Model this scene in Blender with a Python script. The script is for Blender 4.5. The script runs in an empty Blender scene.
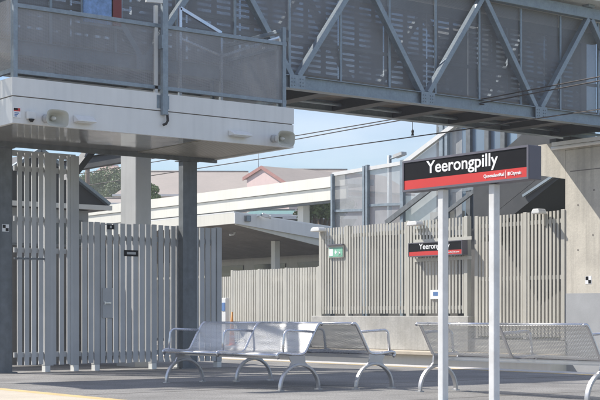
import bpy, bmesh, math, random
from mathutils import Vector, Matrix
random.seed(7)
sc = bpy.context.scene
col = sc.collection
F, PX0, PY0, EYE = 1400.0, 300.0, 316.0, 0.9
CA, SA = 0.604, 0.797          # camera frame against the station frame (X along the tracks, Y across them)

# ---------- surveying helpers: turn a bearing in the photograph into station coordinates -------------
def yat(px, X):                 # Y of the bearing px on the plane X=const
    t = (px-PX0)/F
    return -X*(CA+SA*t)/(SA-CA*t)
def xat(px, Y):
    t = (px-PX0)/F
    return Y*(CA*t-SA)/(CA+SA*t)
def dep(X, Y): return -SA*X+CA*Y
def zat(py, X, Y): return EYE+(PY0-py)*dep(X, Y)/F
def PY(px, py, Y):
    X = xat(px, Y); return Vector((X, Y, zat(py, X, Y)))
def PX(px, py, X):
    Y = yat(px, X); return Vector((X, Y, zat(py, X, Y)))

# ---------- mesh builder ----------
class MB:
    def __init__(s): s.v = []; s.f = []; s.sm = []
    def add(s, vs, fs, smooth=False):
        n = len(s.v); s.v += [Vector(v) for v in vs]
        s.f += [tuple(i+n for i in f) for f in fs]; s.sm += [smooth]*len(fs); return s
    def box(s, x0, x1, y0, y1, z0, z1):
        x0, x1 = sorted((x0, x1)); y0, y1 = sorted((y0, y1)); z0, z1 = sorted((z0, z1))
        return s.add([(x0,y0,z0),(x1,y0,z0),(x1,y1,z0),(x0,y1,z0),(x0,y0,z1),(x1,y0,z1),(x1,y1,z1),(x0,y1,z1)],
              [(0,3,2,1),(4,5,6,7),(0,1,5,4),(1,2,6,5),(2,3,7,6),(3,0,4,7)])
    def bar(s, a, b, w, h, up=(0,0,1)):
        a, b = Vector(a), Vector(b); d = (b-a).normalized(); up = Vector(up)
        if abs(d.dot(up)) > .99: up = Vector((0,1,0))
        u = d.cross(up).normalized(); v = u.cross(d).normalized()
        p = []
        for c in (a, b):
            for su, sv in ((-1,-1),(1,-1),(1,1),(-1,1)): p.append(c+u*su*w/2+v*sv*h/2)
        return s.add(p, [(0,3,2,1),(4,5,6,7),(0,1,5,4),(1,2,6,5),(2,3,7,6),(3,0,4,7)])
    def tube(s, pts, r, n=8, cap=True):
        pts = [Vector(p) for p in pts]; rr = r if isinstance(r, (list, tuple)) else [r]*len(pts)
        vs = []; fs = []; pu = None
        for i, p in enumerate(pts):
            d = (pts[min(i+1, len(pts)-1)]-pts[max(i-1, 0)]).normalized()
            if pu is None:
                up = Vector((0,0,1)) if abs(d.z) < .9 else Vector((1,0,0))
                u = d.cross(up).normalized()
            else: u = (pu-d*pu.dot(d)).normalized()
            pu = u; v = d.cross(u)
            for k in range(n):
                a = 2*math.pi*k/n; vs.append(p+(u*math.cos(a)+v*math.sin(a))*rr[i])
        for i in range(len(pts)-1):
            for k in range(n):
                a = i*n+k; b = i*n+(k+1)%n; fs.append((a, b, b+n, a+n))
        s.add(vs, fs, True)
        if cap:
            m = len(s.v)-len(vs)
            s.f.append(tuple(m+k for k in range(n))[::-1]); s.sm.append(False)
            s.f.append(tuple(m+(len(pts)-1)*n+k for k in range(n))); s.sm.append(False)
        return s
    def prism(s, poly, off):     # poly: coplanar points, off: extrusion vector
        n = len(poly); off = Vector(off)
        vs = [Vector(p) for p in poly]+[Vector(p)+off for p in poly]
        return s.add(vs, [tuple(range(n))[::-1], tuple(range(n, 2*n))]+[(i, (i+1)%n, (i+1)%n+n, i+n) for i in range(n)])

def root_of(o):
    while o.parent: o = o.parent
    return o
def part(name, mb, m, parent=None, loc=None, bevel=0, ):
    off = root_of(parent).location if parent else Vector(loc or (0,0,0))
    me = bpy.data.meshes.new(name)
    me.from_pydata([tuple(v-off) for v in mb.v], [], mb.f)
    for p, sm in zip(me.polygons, mb.sm): p.use_smooth = sm
    bm = bmesh.new(); bm.from_mesh(me); bmesh.ops.recalc_face_normals(bm, faces=bm.faces); bm.to_mesh(me); bm.free()
    me.materials.append(m)
    o = bpy.data.objects.new(name, me); col.objects.link(o)
    if parent: o.parent = parent
    else: o.location = off
    if bevel:
        b = o.modifiers.new('bevel', 'BEVEL'); b.width = bevel; b.segments = 2; b.limit_method = 'ANGLE'; b.angle_limit = math.radians(40)
    return o
def tag(o, label, cat, group=None):
    o['label'] = label; o['category'] = cat
    if group: o['group'] = group
    return o
def thing(name, label, cat, loc=(0,0,0), group=None):
    o = bpy.data.objects.new(name, None); col.objects.link(o); o.location = loc; o.empty_display_size = .2
    return tag(o, label, cat, group)
def struct(name, mb, m, kind='structure'):
    o = part(name, mb, m); o['kind'] = kind; return o
def copy_tree(o, parent=None):
    c = o.copy(); col.objects.link(c); c.parent = parent
    for ch in list(o.children): copy_tree(ch, c)
    return c

# ---------- materials ----------
def mat(name, c, rough=.6, metal=0, var=.12, scale=3, grain=0, gscale=60, bump=0, streak=0, spec=.5, trans=None, island=0, stain=None, noisez=1.0):
    m = bpy.data.materials.new(name); m.use_nodes = True
    nt = m.node_tree; N = nt.nodes; L = nt.links; N.clear()
    out = N.new('ShaderNodeOutputMaterial'); b = N.new('ShaderNodeBsdfPrincipled')
    tc = N.new('ShaderNodeNewGeometry')
    mp = N.new('ShaderNodeMapping'); L.new(tc.outputs['Position'], mp.inputs['Vector'])
    mp.inputs['Scale'].default_value = (1, 1, noisez)
    n1 = N.new('ShaderNodeTexNoise'); n1.inputs['Scale'].default_value = scale; n1.inputs['Detail'].default_value = 6; n1.inputs['Roughness'].default_value = .6
    L.new(mp.outputs[0], n1.inputs['Vector'])
    r = N.new('ShaderNodeMapRange'); r.inputs[1].default_value = .3; r.inputs[2].default_value = .7
    r.inputs[3].default_value = 1-var; r.inputs[4].default_value = 1+var; L.new(n1.outputs[0], r.inputs[0])
    val = r.outputs[0]
    def mul(a, bb):
        k = N.new('ShaderNodeMath'); k.operation = 'MULTIPLY'; L.new(a, k.inputs[0]); L.new(bb, k.inputs[1]); return k.outputs[0]
    if grain:
        n2 = N.new('ShaderNodeTexNoise'); n2.inputs['Scale'].default_value = gscale; n2.inputs['Detail'].default_value = 3
        L.new(tc.outputs['Position'], n2.inputs['Vector'])
        r2 = N.new('ShaderNodeMapRange'); r2.inputs[1].default_value = .3; r2.inputs[2].default_value = .7
        r2.inputs[3].default_value = 1-grain; r2.inputs[4].default_value = 1+grain; L.new(n2.outputs[0], r2.inputs[0])
        val = mul(val, r2.outputs[0])
    if island:
        ri = N.new('ShaderNodeMapRange'); ri.inputs[3].default_value = 1-island; ri.inputs[4].default_value = 1+island
        L.new(tc.outputs['Random Per Island'], ri.inputs[0]); val = mul(val, ri.outputs[0])
    if streak:
        m3 = N.new('ShaderNodeMapping'); m3.inputs['Scale'].default_value = (9, 9, .5); L.new(tc.outputs['Position'], m3.inputs['Vector'])
        n3 = N.new('ShaderNodeTexNoise'); n3.inputs['Scale'].default_value = 1; n3.inputs['Detail'].default_value = 4; L.new(m3.outputs[0], n3.inputs['Vector'])
        r3 = N.new('ShaderNodeMapRange'); r3.inputs[1].default_value = .45; r3.inputs[2].default_value = .75
        r3.inputs[3].default_value = 1; r3.inputs[4].default_value = 1-streak; L.new(n3.outputs[0], r3.inputs[0])
        val = mul(val, r3.outputs[0])
    vm = N.new('ShaderNodeVectorMath'); vm.operation = 'SCALE'; vm.inputs[0].default_value = c[:3]
    L.new(val, vm.inputs['Scale'])
    colout = vm.outputs[0]
    if stain:
        n4 = N.new('ShaderNodeTexNoise'); n4.inputs['Scale'].default_value = stain[1]; n4.inputs['Detail'].default_value = 8; L.new(tc.outputs['Position'], n4.inputs['Vector'])
        r4 = N.new('ShaderNodeMapRange'); r4.inputs[1].default_value = .52; r4.inputs[2].default_value = .68; L.new(n4.outputs[0], r4.inputs[0])
        r4.inputs[4].default_value = stain[2]
        mx = N.new('ShaderNodeMixRGB'); mx.inputs[2].default_value = (*stain[0], 1); L.new(r4.outputs[0], mx.inputs[0]); L.new(colout, mx.inputs[1]); colout = mx.outputs[0]
    L.new(colout, b.inputs['Base Color'])
    b.inputs['Roughness'].default_value = rough; b.inputs['Metallic'].default_value = metal
    b.inputs['Specular IOR Level'].default_value = spec
    rr = N.new('ShaderNodeMapRange'); rr.inputs[1].default_value = .3; rr.inputs[2].default_value = .7
    rr.inputs[3].default_value = max(0, rough-.08); rr.inputs[4].default_value = min(1, rough+.08); L.new(n1.outputs[0], rr.inputs[0]); L.new(rr.outputs[0], b.inputs['Roughness'])
    if bump:
        bp = N.new('ShaderNodeBump'); bp.inputs['Strength'].default_value = bump; bp.inputs['Distance'].default_value = .01
        L.new((n2 if grain else n1).outputs[0], bp.inputs['Height']); L.new(bp.outputs[0], b.inputs['Normal'])
    L.new(b.outputs[0], out.inputs[0])
    m['_b'] = b.name
    return m
def perforate(m, axis_u, pitch, hole, shift=0, slots=None, diag=False):
    """punch real holes through the sheet: round holes on a staggered grid, or rows of slots"""
    nt = m.node_tree; N = nt.nodes; L = nt.links
    out = [n for n in N if n.type == 'OUTPUT_MATERIAL'][0]; b = [n for n in N if n.type == 'BSDF_PRINCIPLED'][0]
    tc = N.new('ShaderNodeTexCoord'); sp = N.new('ShaderNodeSeparateXYZ'); L.new(tc.outputs['Object'], sp.inputs[0])
    def M(op, a, bb=None):
        k = N.new('ShaderNodeMath'); k.operation = op
        for i, q in enumerate((a, bb)):
            if q is None: continue
            if isinstance(q, (int, float)): k.inputs[i].default_value = q
            else: L.new(q, k.inputs[i])
        return k.outputs[0]
    u = sp.outputs[axis_u]; w = sp.outputs[2]
    if diag: w = M('ADD', sp.outputs[2], sp.outputs[1])
    if isinstance(axis_u, str): pass
    if slots:
        pu, pw, fu, fw = slots
        a = M('LESS_THAN', M('FRACT', M('DIVIDE', u, pu)), fu); c = M('LESS_THAN', M('FRACT', M('DIVIDE', w, pw)), fw)
        h = M('MULTIPLY', a, c)
    else:
        k = math.pi/pitch
        a = M('SINE', M('MULTIPLY', u, k*1.414)); c = M('SINE', M('MULTIPLY', w, k*1.414))
        h = M('GREATER_THAN', M('ABSOLUTE', M('MULTIPLY', a, c)), hole)
    if slots:
        ns = N.new('ShaderNodeTexNoise'); ns.inputs['Scale'].default_value = 1.1; ns.inputs['Detail'].default_value = 2; L.new(tc.outputs['Object'], ns.inputs[0])
        rg = N.new('ShaderNodeMapRange'); rg.inputs[1].default_value = .36; rg.inputs[2].default_value = .56; rg.inputs[4].default_value = .72; L.new(ns.outputs[0], rg.inputs[0])
        h = M('MULTIPLY', h, rg.outputs[0])
    tr = N.new('ShaderNodeBsdfTransparent'); mx = N.new('ShaderNodeMixShader')
    L.new(h, mx.inputs[0]); L.new(b.outputs[0], mx.inputs[1]); L.new(tr.outputs[0], mx.inputs[2]); L.new(mx.outputs[0], out.inputs[0])
    return m

M = {}
M['asphalt'] = mat('asphalt', (.21,.204,.194), .9, var=.3, scale=.7, grain=.42, gscale=48, bump=.6, stain=((.11,.105,.102), 2.2, .35))
M['pave_line'] = mat('worn white line paint', (.55,.53,.50), .7, var=.15, scale=5, grain=.12)
M['yellow'] = mat('yellow line paint', (.56,.42,.20), .7, var=.15, scale=5, grain=.12)
M['coping'] = mat('concrete coping', (.50,.44,.35), .8, var=.1, scale=2, grain=.1, bump=.2)
M['ballast'] = mat('ballast', (.22,.19,.17), .95, var=.3, scale=6, grain=.4, gscale=25, bump=1)
M['rail'] = mat('rail steel', (.30,.24,.20), .45, .7, var=.2)
M['sleeper'] = mat('concrete sleeper', (.36,.34,.31), .9, var=.2)
M['ground'] = mat('dry grass ground', (.16,.16,.09), .95, var=.3, scale=.5, grain=.2, gscale=8)
M['concrete'] = mat('cast concrete', (.60,.56,.48), .85, var=.09, scale=1.1, grain=.06, gscale=30, bump=.3, streak=.24, stain=((.38,.355,.31), 1.3, .5))
M['wallconc'] = mat('wall concrete', (.45,.44,.41), .85, var=.15, scale=1.6, grain=.08, gscale=24, bump=.3, streak=.16, stain=((.30,.29,.26), 1.2, .5))
M['greypaint'] = mat('grey painted concrete', (.38,.39,.40), .75, var=.1, scale=2, grain=.05)
M['white'] = mat('white painted metal', (.74,.74,.72), .45, var=.03, scale=1.5, streak=.07)
M['fascia'] = mat('white fascia sheet', (.78,.78,.76), .4, var=.05, scale=1.5, streak=.07)
M['seam'] = mat('joint sealant', (.20,.18,.16), .8)
M['cream'] = mat('cream fascia', (.72,.70,.62), .6, var=.04, scale=.8, streak=.06)
M['soffit'] = mat('glossy soffit sheet', (.46,.45,.43), .12, .55, var=.05, scale=2)
M['ribsoffit'] = mat('ribbed metal soffit', (.45,.43,.38), .35, .3, var=.05)
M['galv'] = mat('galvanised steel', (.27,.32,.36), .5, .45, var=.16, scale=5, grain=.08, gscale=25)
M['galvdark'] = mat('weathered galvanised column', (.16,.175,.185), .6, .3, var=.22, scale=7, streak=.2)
M['greyfence'] = mat('light grey painted slats', (.47,.475,.47), .55, island=.09, var=.08, scale=2, streak=.1)
M['beige'] = mat('beige painted slats', (.52,.505,.445), .55, island=.07, var=.06, scale=2, streak=.08)
M['beige2'] = mat('beige painted gate slats', (.50,.48,.42), .6, island=.07, var=.06, scale=2, streak=.08)
M['darksteel'] = mat('dark and shaded steel', (.055,.058,.062), .6, .2, var=.2)  # dark steel parts, and the stair flight's shade put into colour
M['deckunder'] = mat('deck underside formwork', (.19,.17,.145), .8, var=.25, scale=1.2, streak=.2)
M['alu'] = mat('brushed aluminium', (.66,.66,.68), .28, .9, var=.06, scale=6, noisez=.3)
M['cast'] = mat('cast aluminium leg', (.50,.50,.51), .42, .75, var=.08, scale=8)
M['black'] = mat('black sign enamel', (.010,.010,.012), .5, var=.1, spec=.1)
M['red'] = mat('red sign band', (.60,.035,.03), .4, var=.05)
M['signframe'] = mat('sign frame aluminium', (.13,.125,.15), .5, .3, var=.08)
M['signwhite'] = mat('sign lettering', (.86,.86,.86), .5, var=0)
M['postwhite'] = mat('white sign post', (.74,.74,.73), .45, var=.08, scale=5, streak=.12, stain=((.5,.48,.45), 7, .3))
M['green'] = mat('green sign', (.22,.52,.36), .5, var=.05)
M['plasticw'] = mat('cream plastic', (.72,.72,.68), .4, var=.04)
M['plasticd'] = mat('cone throat plastic', (.50,.49,.42), .5, var=.1)
M['orange'] = mat('orange plastic', (.75,.28,.04), .5)
M['blue'] = mat('blue panel', (.10,.20,.42), .4)
M['bluegrey'] = mat('blue printed panel', (.22,.36,.62), .35, var=.35, scale=9)
M['darkred'] = mat('dark red panel', (.22,.03,.03), .5)
M['cable'] = mat('black cable', (.015,.015,.015), .6)
M['wire'] = mat('contact wire', (.05,.042,.04), .6, .3)
M['roofbrown'] = mat('brown roof tiles', (.35,.305,.27), .85, var=.08, scale=.4, grain=.04, gscale=5)
M['pinkwall'] = mat('pink render', (.72,.55,.52), .8, var=.05)
M['redtrim'] = mat('red barge board', (.40,.20,.175), .7)
M['terracotta'] = mat('terracotta roof', (.36,.25,.21), .85, var=.15)
M['teal'] = mat('teal metal roof', (.13,.26,.24), .55, var=.1)
M['darkroof'] = mat('grey metal roof', (.19,.20,.21), .6, var=.1)
M['bark'] = mat('bark', (.14,.10,.07), .95, var=.3)
M['leaf'] = mat('leaves', (.12,.17,.065), .7, var=.4, scale=3)
M['leaf2'] = mat('grey green leaves', (.17,.21,.11), .7, var=.4, scale=3)
M['gapdark'] = mat('dark gap backing', (.13,.125,.12), .85, var=.3, scale=1.2, streak=.2)  # for sheets added behind the fences to make their gaps dark
M['window'] = mat('dark window glass', (.04,.05,.06), .12, .2)

M['mesh_x'] = perforate(mat('perforated screen', (.19,.195,.205), .55, .25, var=.14, scale=1.2), 1, .020, .72)
M['mesh_landing'] = perforate(mat('perforated landing screen', (.29,.29,.295), .55, .2, var=.2, scale=1.6), 1, .020, .66)
M['mesh_far'] = perforate(mat('slotted screen', (.20,.21,.23), .6, .3, var=.2, scale=1.6), 1, .04, .5, slots=(.42, .105, .72, .46))
M['mesh_y'] = perforate(mat('perforated side screen', (.40,.39,.38), .55, .2, var=.1, scale=2), 0, .020, .64)
M['mesh_stair'] = perforate(mat('perforated stair screen', (.40,.41,.42), .5, .2, var=.10, scale=2, streak=.1), 0, .024, .64)
M['mesh_bench'] = perforate(mat('perforated bench sheet', (.60,.60,.595), .45, .5, var=.03, scale=2), 0, .032, .61, diag=True)

def glass_mat():
    m = bpy.data.materials.new('tinted glazing'); m.use_nodes = True; N = m.node_tree.nodes; L = m.node_tree.links; N.clear()
    out = N.new('ShaderNodeOutputMaterial'); t = N.new('ShaderNodeBsdfTransparent'); t.inputs[0].default_value = (.60,.70,.78,1)
    g = N.new('ShaderNodeBsdfPrincipled'); g.inputs['Base Color'].default_value = (.40,.49,.57,1); g.inputs['Roughness'].default_value = .12
    ns = N.new('ShaderNodeTexNoise'); ns.inputs['Scale'].default_value = 1.5
    r = N.new('ShaderNodeMapRange'); r.inputs[3].default_value = .3; r.inputs[4].default_value = .6; L.new(ns.outputs[0], r.inputs[0])
    mx = N.new('ShaderNodeMixShader'); L.new(r.outputs[0], mx.inputs[0]); L.new(t.outputs[0], mx.inputs[1]); L.new(g.outputs[0], mx.inputs[2]); L.new(mx.outputs[0], out.inputs[0])
    return m
M['glass'] = glass_mat()

# ---------- text ----------
def text_mesh(s, size, width=None, bold=0, ext=.002):
    cu = bpy.data.curves.new('t', 'FONT'); cu.body = s; cu.size = size; cu.offset = bold; cu.extrude = ext; cu.align_x = 'CENTER'; cu.resolution_u = 4
    o = bpy.data.objects.new('t', cu); col.objects.link(o)
    dg = bpy.context.evaluated_depsgraph_get(); me = bpy.data.meshes.new_from_object(o.evaluated_get(dg))
    vs = [v.co.copy() for v in me.vertices]; fs = [tuple(p.vertices) for p in me.polygons]
    bpy.data.objects.remove(o); bpy.data.curves.remove(cu); bpy.data.meshes.remove(me)
    x0 = min(v.x for v in vs); x1 = max(v.x for v in vs)
    k = width/(x1-x0) if width else 1
    return [Vector(((v.x-(x0+x1)/2)*k, v.y, v.z)) for v in vs], fs
def text_y(mb, s, cx, y, zb, size, width, bold=0):      # lettering on a face that looks to -Y
    vs, fs = text_mesh(s, size, width, bold)
    mb.add([(cx+v.x, y-v.z, zb+v.y) for v in vs], fs)

# =====================================================================================================
# THE SETTING
# =====================================================================================================
XL, XR = -140, 14
struct('ground', MB().box(-900, 900, -900, 900, -1.5, -1.3), M['ground'])
struct('trackbed', MB().box(XL, XR, 1.75, 6.35, -1.3, -1.02), M['ballast'])
struct('trackbed', MB().box(XL, XR, 17.05, 22.15, -1.3, -1.02), M['ballast'])
struct('platform', MB().box(XL, XR, 6.5, 17.0, -1.3, 0), M['asphalt'])
struct('platform', MB().box(XL, XR, -5, 1.7, -1.3, 0), M['asphalt'])
struct('platform', MB().box(XL, -30.2, 22.2, 60, -1.3, .02), M['asphalt'])
for y0, y1, m in ((7.35, 7.55, 'yellow'), (16.38, 16.5, 'yellow')):
    struct('platform_line', MB().box(XL, XR, y0, y1, .0005, .004), M[m])
struct('platform_coping', MB().box(XL, XR, 6.42, 7.34, .001, .005), M['coping'])
struct('platform_coping', MB().box(XL, XR, 16.51, 17.06, .001, .006), M['pave_line'])
jm = MB()
for k in range(40): jm.box(XR-1.2-3*k, XR-1.185-3*k, 7.56, 16.37, .0005, .0025)
struct('pavement_joints', jm, M['seam'])
for yc in (4.1, 19.6):
    sl = MB()
    for i in range(120): sl.box(-60+i*.62, -59.76+i*.62, yc-1.2, yc+1.2, -1.03, -.98)
    struct('railway_sleepers', sl, M['sleeper'])
    for s in (-.5335, .5335):
        r = MB(); r.box(XL, XR, yc+s-.035, yc+s+.035, -.85, -.81); r.box(XL, XR, yc+s-.01, yc+s+.01, -.95, -.85); r.box(XL, XR, yc+s-.07, yc+s+.07, -.979, -.95)
        struct('railway_rail', r, M['rail'])
# raised ground behind the retaining wall
struct('embankment', MB().box(-30.1, 60, 23.3, 60, -1.3, .4), M['ground'])

# =====================================================================================================
# BENCHES
# =====================================================================================================
BL = 2.58
def prof():      # seat-and-back section in (y,z), front at -y
    P = [(-.315,.395),(-.335,.412),(-.338,.432),(-.325,.450),(-.29,.458),(-.22,.452),(-.12,.438),(-.02,.432),(.05,.44),(.085,.462),(.11,.50),(.15,.57),(.20,.66),(.25,.745),(.28,.79),(.305,.812),(.335,.812),(.35,.795)]
    return P
def make_bench(label):
    t = thing('platform_bench', label, 'bench', (0,0,0), 'perforated metal benches on the platform')
    P = prof()
    for s in (-1, 1):
        xa, xb = (-BL/2+.02, -.018) if s < 0 else (.018, BL/2-.02)
        m = MB(); n = len(P); vs = []; fs = []
        nn = []
        for i, (y, z) in enumerate(P):
            a = P[max(0,i-1)]; b = P[min(n-1,i+1)]; dy, dz = b[0]-a[0], b[1]-a[1]; l = math.hypot(dy, dz); nn.append((-dz/l*.0035, dy/l*.0035))
        for i, (y, z) in enumerate(P):
            vs += [(xa, y, z), (xb, y, z), (xa, y-nn[i][0], z-nn[i][1]), (xb, y-nn[i][0], z-nn[i][1])]
        for i in range(n-1):
            a = i*4; b = a+4
            fs += [(a, a+1, b+1, b)]
        m.add(vs, fs, True); part('seat_shell', m, M['mesh_bench'], t)
        e = MB(); e.tube([(xa, .335, .808), (xb, .335, .808)], .017); part('top_rail', e, M['alu'], t)
        e = MB(); e.tube([(xa, -.325, .425), (xb, -.325, .425)], .022); part('front_rail', e, M['alu'], t)
    for x in (-BL/2, 0, BL/2):
        e = MB(); e.tube([(x, y, z-.004) for y, z in P], .019, 8); part('side_frame', e, M['alu'], t)
        a = MB(); pts = [(x, .235, .705)]
        for k in range(9):
            ph = math.pi/2*k/8; pts.append((x, -.16-.07*math.sin(ph), .655+.07*math.cos(ph)))
        pts += [(x, -.242, .56), (x, -.25, .455)]
        a.tube(pts, .0165, 8); part('armrest', a, M['alu'], t)
    c = MB(); c.bar((-BL/2, -.03, .395), (BL/2, -.03, .395), .07, .045); part('seat_beam', c, M['cast'], t)
    for x in (-BL/2, BL/2):
        l = MB(); w = .055; n = 18; vs = []; fs = []
        # arched foot
        for k in range(n+1):
            ph = math.pi*k/n; cy, cz = math.cos(ph), math.sin(ph)
            th = .030
            ro = (.305, .325); ri = (.305-th*.9, .325-th*1.1)
            for rr in (ro, ri):
                for xx in (-w/2, w/2): vs.append((x+xx, rr[0]*cy*(1 if True else 0), rr[1]*cz**.9 if cz > 0 else 0))
        for k in range(n):
            a = k*4; b = a+4
            fs += [(a, a+1, b+1, b), (a+2, b+2, b+3, a+3), (a, b, b+2, a+2), (a+1, a+3, b+3, b+1)]
        fs += [(0,2,3,1), (n*4, n*4+1, n*4+3, n*4+2)]
        l.add(vs, fs, True)
        part('leg', l, M['cast'], t, bevel=.004)
        g = MB()
        g.prism([(x-.011, -.17, .415), (x-.011, -.125, .34), (x-.011, -.16, .275), (x-.011, 0, .3), (x-.011, .15, .275), (x-.011, .085, .34), (x-.011, .075, .43)], (.022, 0, 0))
        part('bracket_plate', g, M['cast'], t)
        for y in (-.29, .29):
            f = MB(); f.box(x-.04, x+.04, y-.03, y+.035, 0, .012); part('foot_pad', f, M['cast'], t)
    return t
bA = make_bench('silver bench facing the near track, its seats towards the camera, left of the sign posts')
bB = copy_tree(bA); bC = copy_tree(bA)
bA.location = (-14.8, 10.23, 0)
bB.location = (-14.55, 11.2, 0); bB.rotation_euler = (0, 0, math.pi); bB['label'] = 'silver bench back to back behind the camera-facing bench, its far end hidden by it'
bC.location = (-11.08, 11.45, 0); bC.rotation_euler = (0, 0, math.pi); bC['label'] = 'silver bench seen from behind through the two white sign posts, facing the beige fence'

# =====================================================================================================
# STATION NAME SIGNS
# =====================================================================================================
def sign(root, x0, x1, yf, z0, z1, thick, posts=None):
    fr = .022
    b = MB(); b.box(x0, x1, yf, yf+thick, z0, z1); case = part('sign_case', b, M['signframe'], root, bevel=.006)
    f = MB(); zm = z0+(z1-z0)*.36
    f.box(x0+fr, x1-fr, yf-.006, yf-.001, zm, z1-fr); part('name_panel', f, M['black'], root)
    f = MB(); f.box(x0+fr, x1-fr, yf-.0065, yf-.0012, z0+fr, zm-.001); band = part('red_band', f, M['red'], root)
    w = x1-x0; h = z1-z0
    tx = MB(); text_y(tx, 'Yeerongpilly', x0+w*.49, yf-.008, zm+h*.16, h*.55, w*.57, .0022); part('lettering', tx, M['signwhite'], root)
    tx = MB(); text_y(tx, 'QueenslandRail', x0+w*.745, yf-.009, z0+fr+h*.105, h*.14, w*.155, .0006)
    tx.box(x0+w*.832, x0+w*.835, yf-.0095, yf-.0068, z0+fr+h*.03, zm-h*.04)
    tx.box(x0+w*.848, x0+w*.862, yf-.0095, yf-.0068, z0+fr+h*.10, z0+fr+h*.2)
    text_y(tx, 'Citytrain', x0+w*.908, yf-.009, z0+fr+h*.105, h*.14, w*.078, .0006)
    part('lettering', tx, M['signwhite'], root)
    # the slip frame lip around the face
    l = MB()
    l.box(x0, x1, yf-.014, yf-.0005, z1-fr, z1); l.box(x0, x1, yf-.014, yf-.0005, z0, z0+fr)
    l.box(x0, x0+fr, yf-.0135, yf-.0005, z0+fr, z1-fr); l.box(x1-fr, x1, yf-.0135, yf-.0005, z0+fr, z1-fr)
    part('frame', l, M['signframe'], root)
sg = thing('station_sign', 'large black and red station name sign on two white posts in front of the benches', 'sign', (-10.33, 9.95, 0), 'station name signs')
sign(sg, -11.24, -9.41, 9.9, 2.22, 2.55, .17)
for px in (443.2, 494.2):
    x = xat(px, 9.98); p = MB(); p.box(x-.040, x+.040, 9.94, 10.02, 0, 2.215); po = part('post', p, M['postwhite'], sg, bevel=.008)
    q = MB(); q.box(x-.09, x+.09, 9.89, 10.08, 0, .012); part('base_plate', q, M['galv'], po)

# =====================================================================================================
# FENCES
# =====================================================================================================
def fence_x(root, Y, x0, x1, z0, z1, pitch, w, rails, posts, m, thick=.018, depth=.05):
    """fence running along X; slats in front of rails, one slat panel per bay"""
    ps = sorted(posts)
    edges = [x0]+[p for p in ps if x0 < p < x1]+[x1]
    for a, b in zip(edges[:-1], edges[1:]):
        mb = MB(); n = max(1, round((b-a-.10)/pitch)); 
        for i in range(n):
            c = a+.05+(b-a-.10)*(i+.5)/n; jz = random.uniform(-.003, .003)
            mb.box(c-w/2, c+w/2, Y, Y+thick, z0+jz, z1+jz)
        part('slat_panel', mb, m, root)
        for rz in rails:
            r = MB(); r.box(a+.03, b-.03, Y+thick+.001, Y+thick+.045, rz-.045, rz+.045); part('rail', r, m, root)
    for p in ps:
        q = MB(); q.box(p-.055, p+.055, Y-.012, Y+thick+.1, z0-.06, z1+.02); part('post', q, m, root, bevel=.005)
def fence_y(root, X, y0, y1, z0, z1, pitch, w, rails, posts, m, thick=.03, foot=True):
    ps = sorted(posts)
    edges = [y0]+[p for p in ps if y0 < p < y1]+[y1]
    for a, b in zip(edges[:-1], edges[1:]):
        mb = MB(); n = max(1, round((b-a-.10)/pitch))
        for i in range(n):
            c = a+.05+(b-a-.10)*(i+.5)/n; jz = random.uniform(-.008, .008)
            mb.box(X-thick, X, c-w/2, c+w/2, z0+jz, z1+jz)
        part('slat_panel', mb, m, root)
        for rz in rails:
            r = MB(); r.box(X-thick-.045, X-thick-.001, a+.03, b-.03, rz-.04, rz+.04); part('rail', r, m, root)
    for p in ps:
        q = MB(); q.box(X-thick-.08, X+.012, p-.05, p+.05, .1, z1+.01); po = part('post', q, m, root, bevel=.005)
        if foot:
            q = MB(); q.box(X-thick-.075, X+.01, p-.045, p+.045, 0, .099); part('foot', q, M['plasticw'], po)

# retaining wall
YF = 22.9
XW0, XW1 = xat(313, YF), xat(565, YF)
XG = xat(470, YF)
w = thing('retaining_wall', 'weathered concrete wall carrying the tall beige slat fence', 'wall', (XW0, YF, -1.3))
m = MB(); m.box(XW0, XG, YF-.05, YF+.35, .06, .9); part('upper_wall', m, M['wallconc'], w, bevel=.015)
m = MB(); m.box(XG+.002, XW1, YF+.02, YF+.35, .06, .36); part('upper_wall', m, M['wallconc'], w, bevel=.015)
m = MB(); m.box(XW0, XW1, YF-.6, YF+.34, -.03, .057); part('coping', m, M['coping'], w, bevel=.012)
m = MB(); m.box(XW0, XW1, YF-.45, YF+.33, -1.3, -.032); part('lower_wall', m, M['cream'], w)
m = MB(); m.box(XG-.30, XG+.0, YF-.07, YF-.052, .062, .88); part('pilaster', m, M['wallconc'], w)

bf = thing('slat_fence', 'tall beige slat fence on the concrete wall behind the small station sign', 'fence', (XW0, YF, .9), 'beige slat fences')
xs = [xat(p, YF) for p in (320.5, 347, 408, 466)]
fence_x(bf, YF, xs[0], xs[-1], .96, 3.22, .114, .056, (1.1, 2.98), xs, M['beige'])
gf = thing('slat_fence', 'lower reaching beige slat fence beside the big concrete pier', 'fence', (XG, YF, .36), 'beige slat fences')
xs2 = [xat(p, YF+.04) for p in (476.5, 525, 563)]
fence_x(gf, YF+.04, xs2[0], xs2[-1]-.05, .44, 3.2, .114, .057, (.56, 1.75, 2.98), xs2, M['beige2'])

fs = thing('station_sign', 'small looking station name sign fixed to the beige slat fence', 'sign', (xat(435, 22.7), 22.7, 2.3), 'station name signs')
xa, xb = xat(408.5, 22.68), xat(462.5, 22.68)
sign(fs, xa, xb, 22.68, 2.33, 2.67, .17)
br = MB(); br.box(xa-.02, xb+.1, YF-.03, YF-.013, 2.68, 2.76); br.box(xa-.02, xb+.1, YF-.03, YF-.013, 2.22, 2.30); part('mounting_rail', br, M['beige'], fs)

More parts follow.
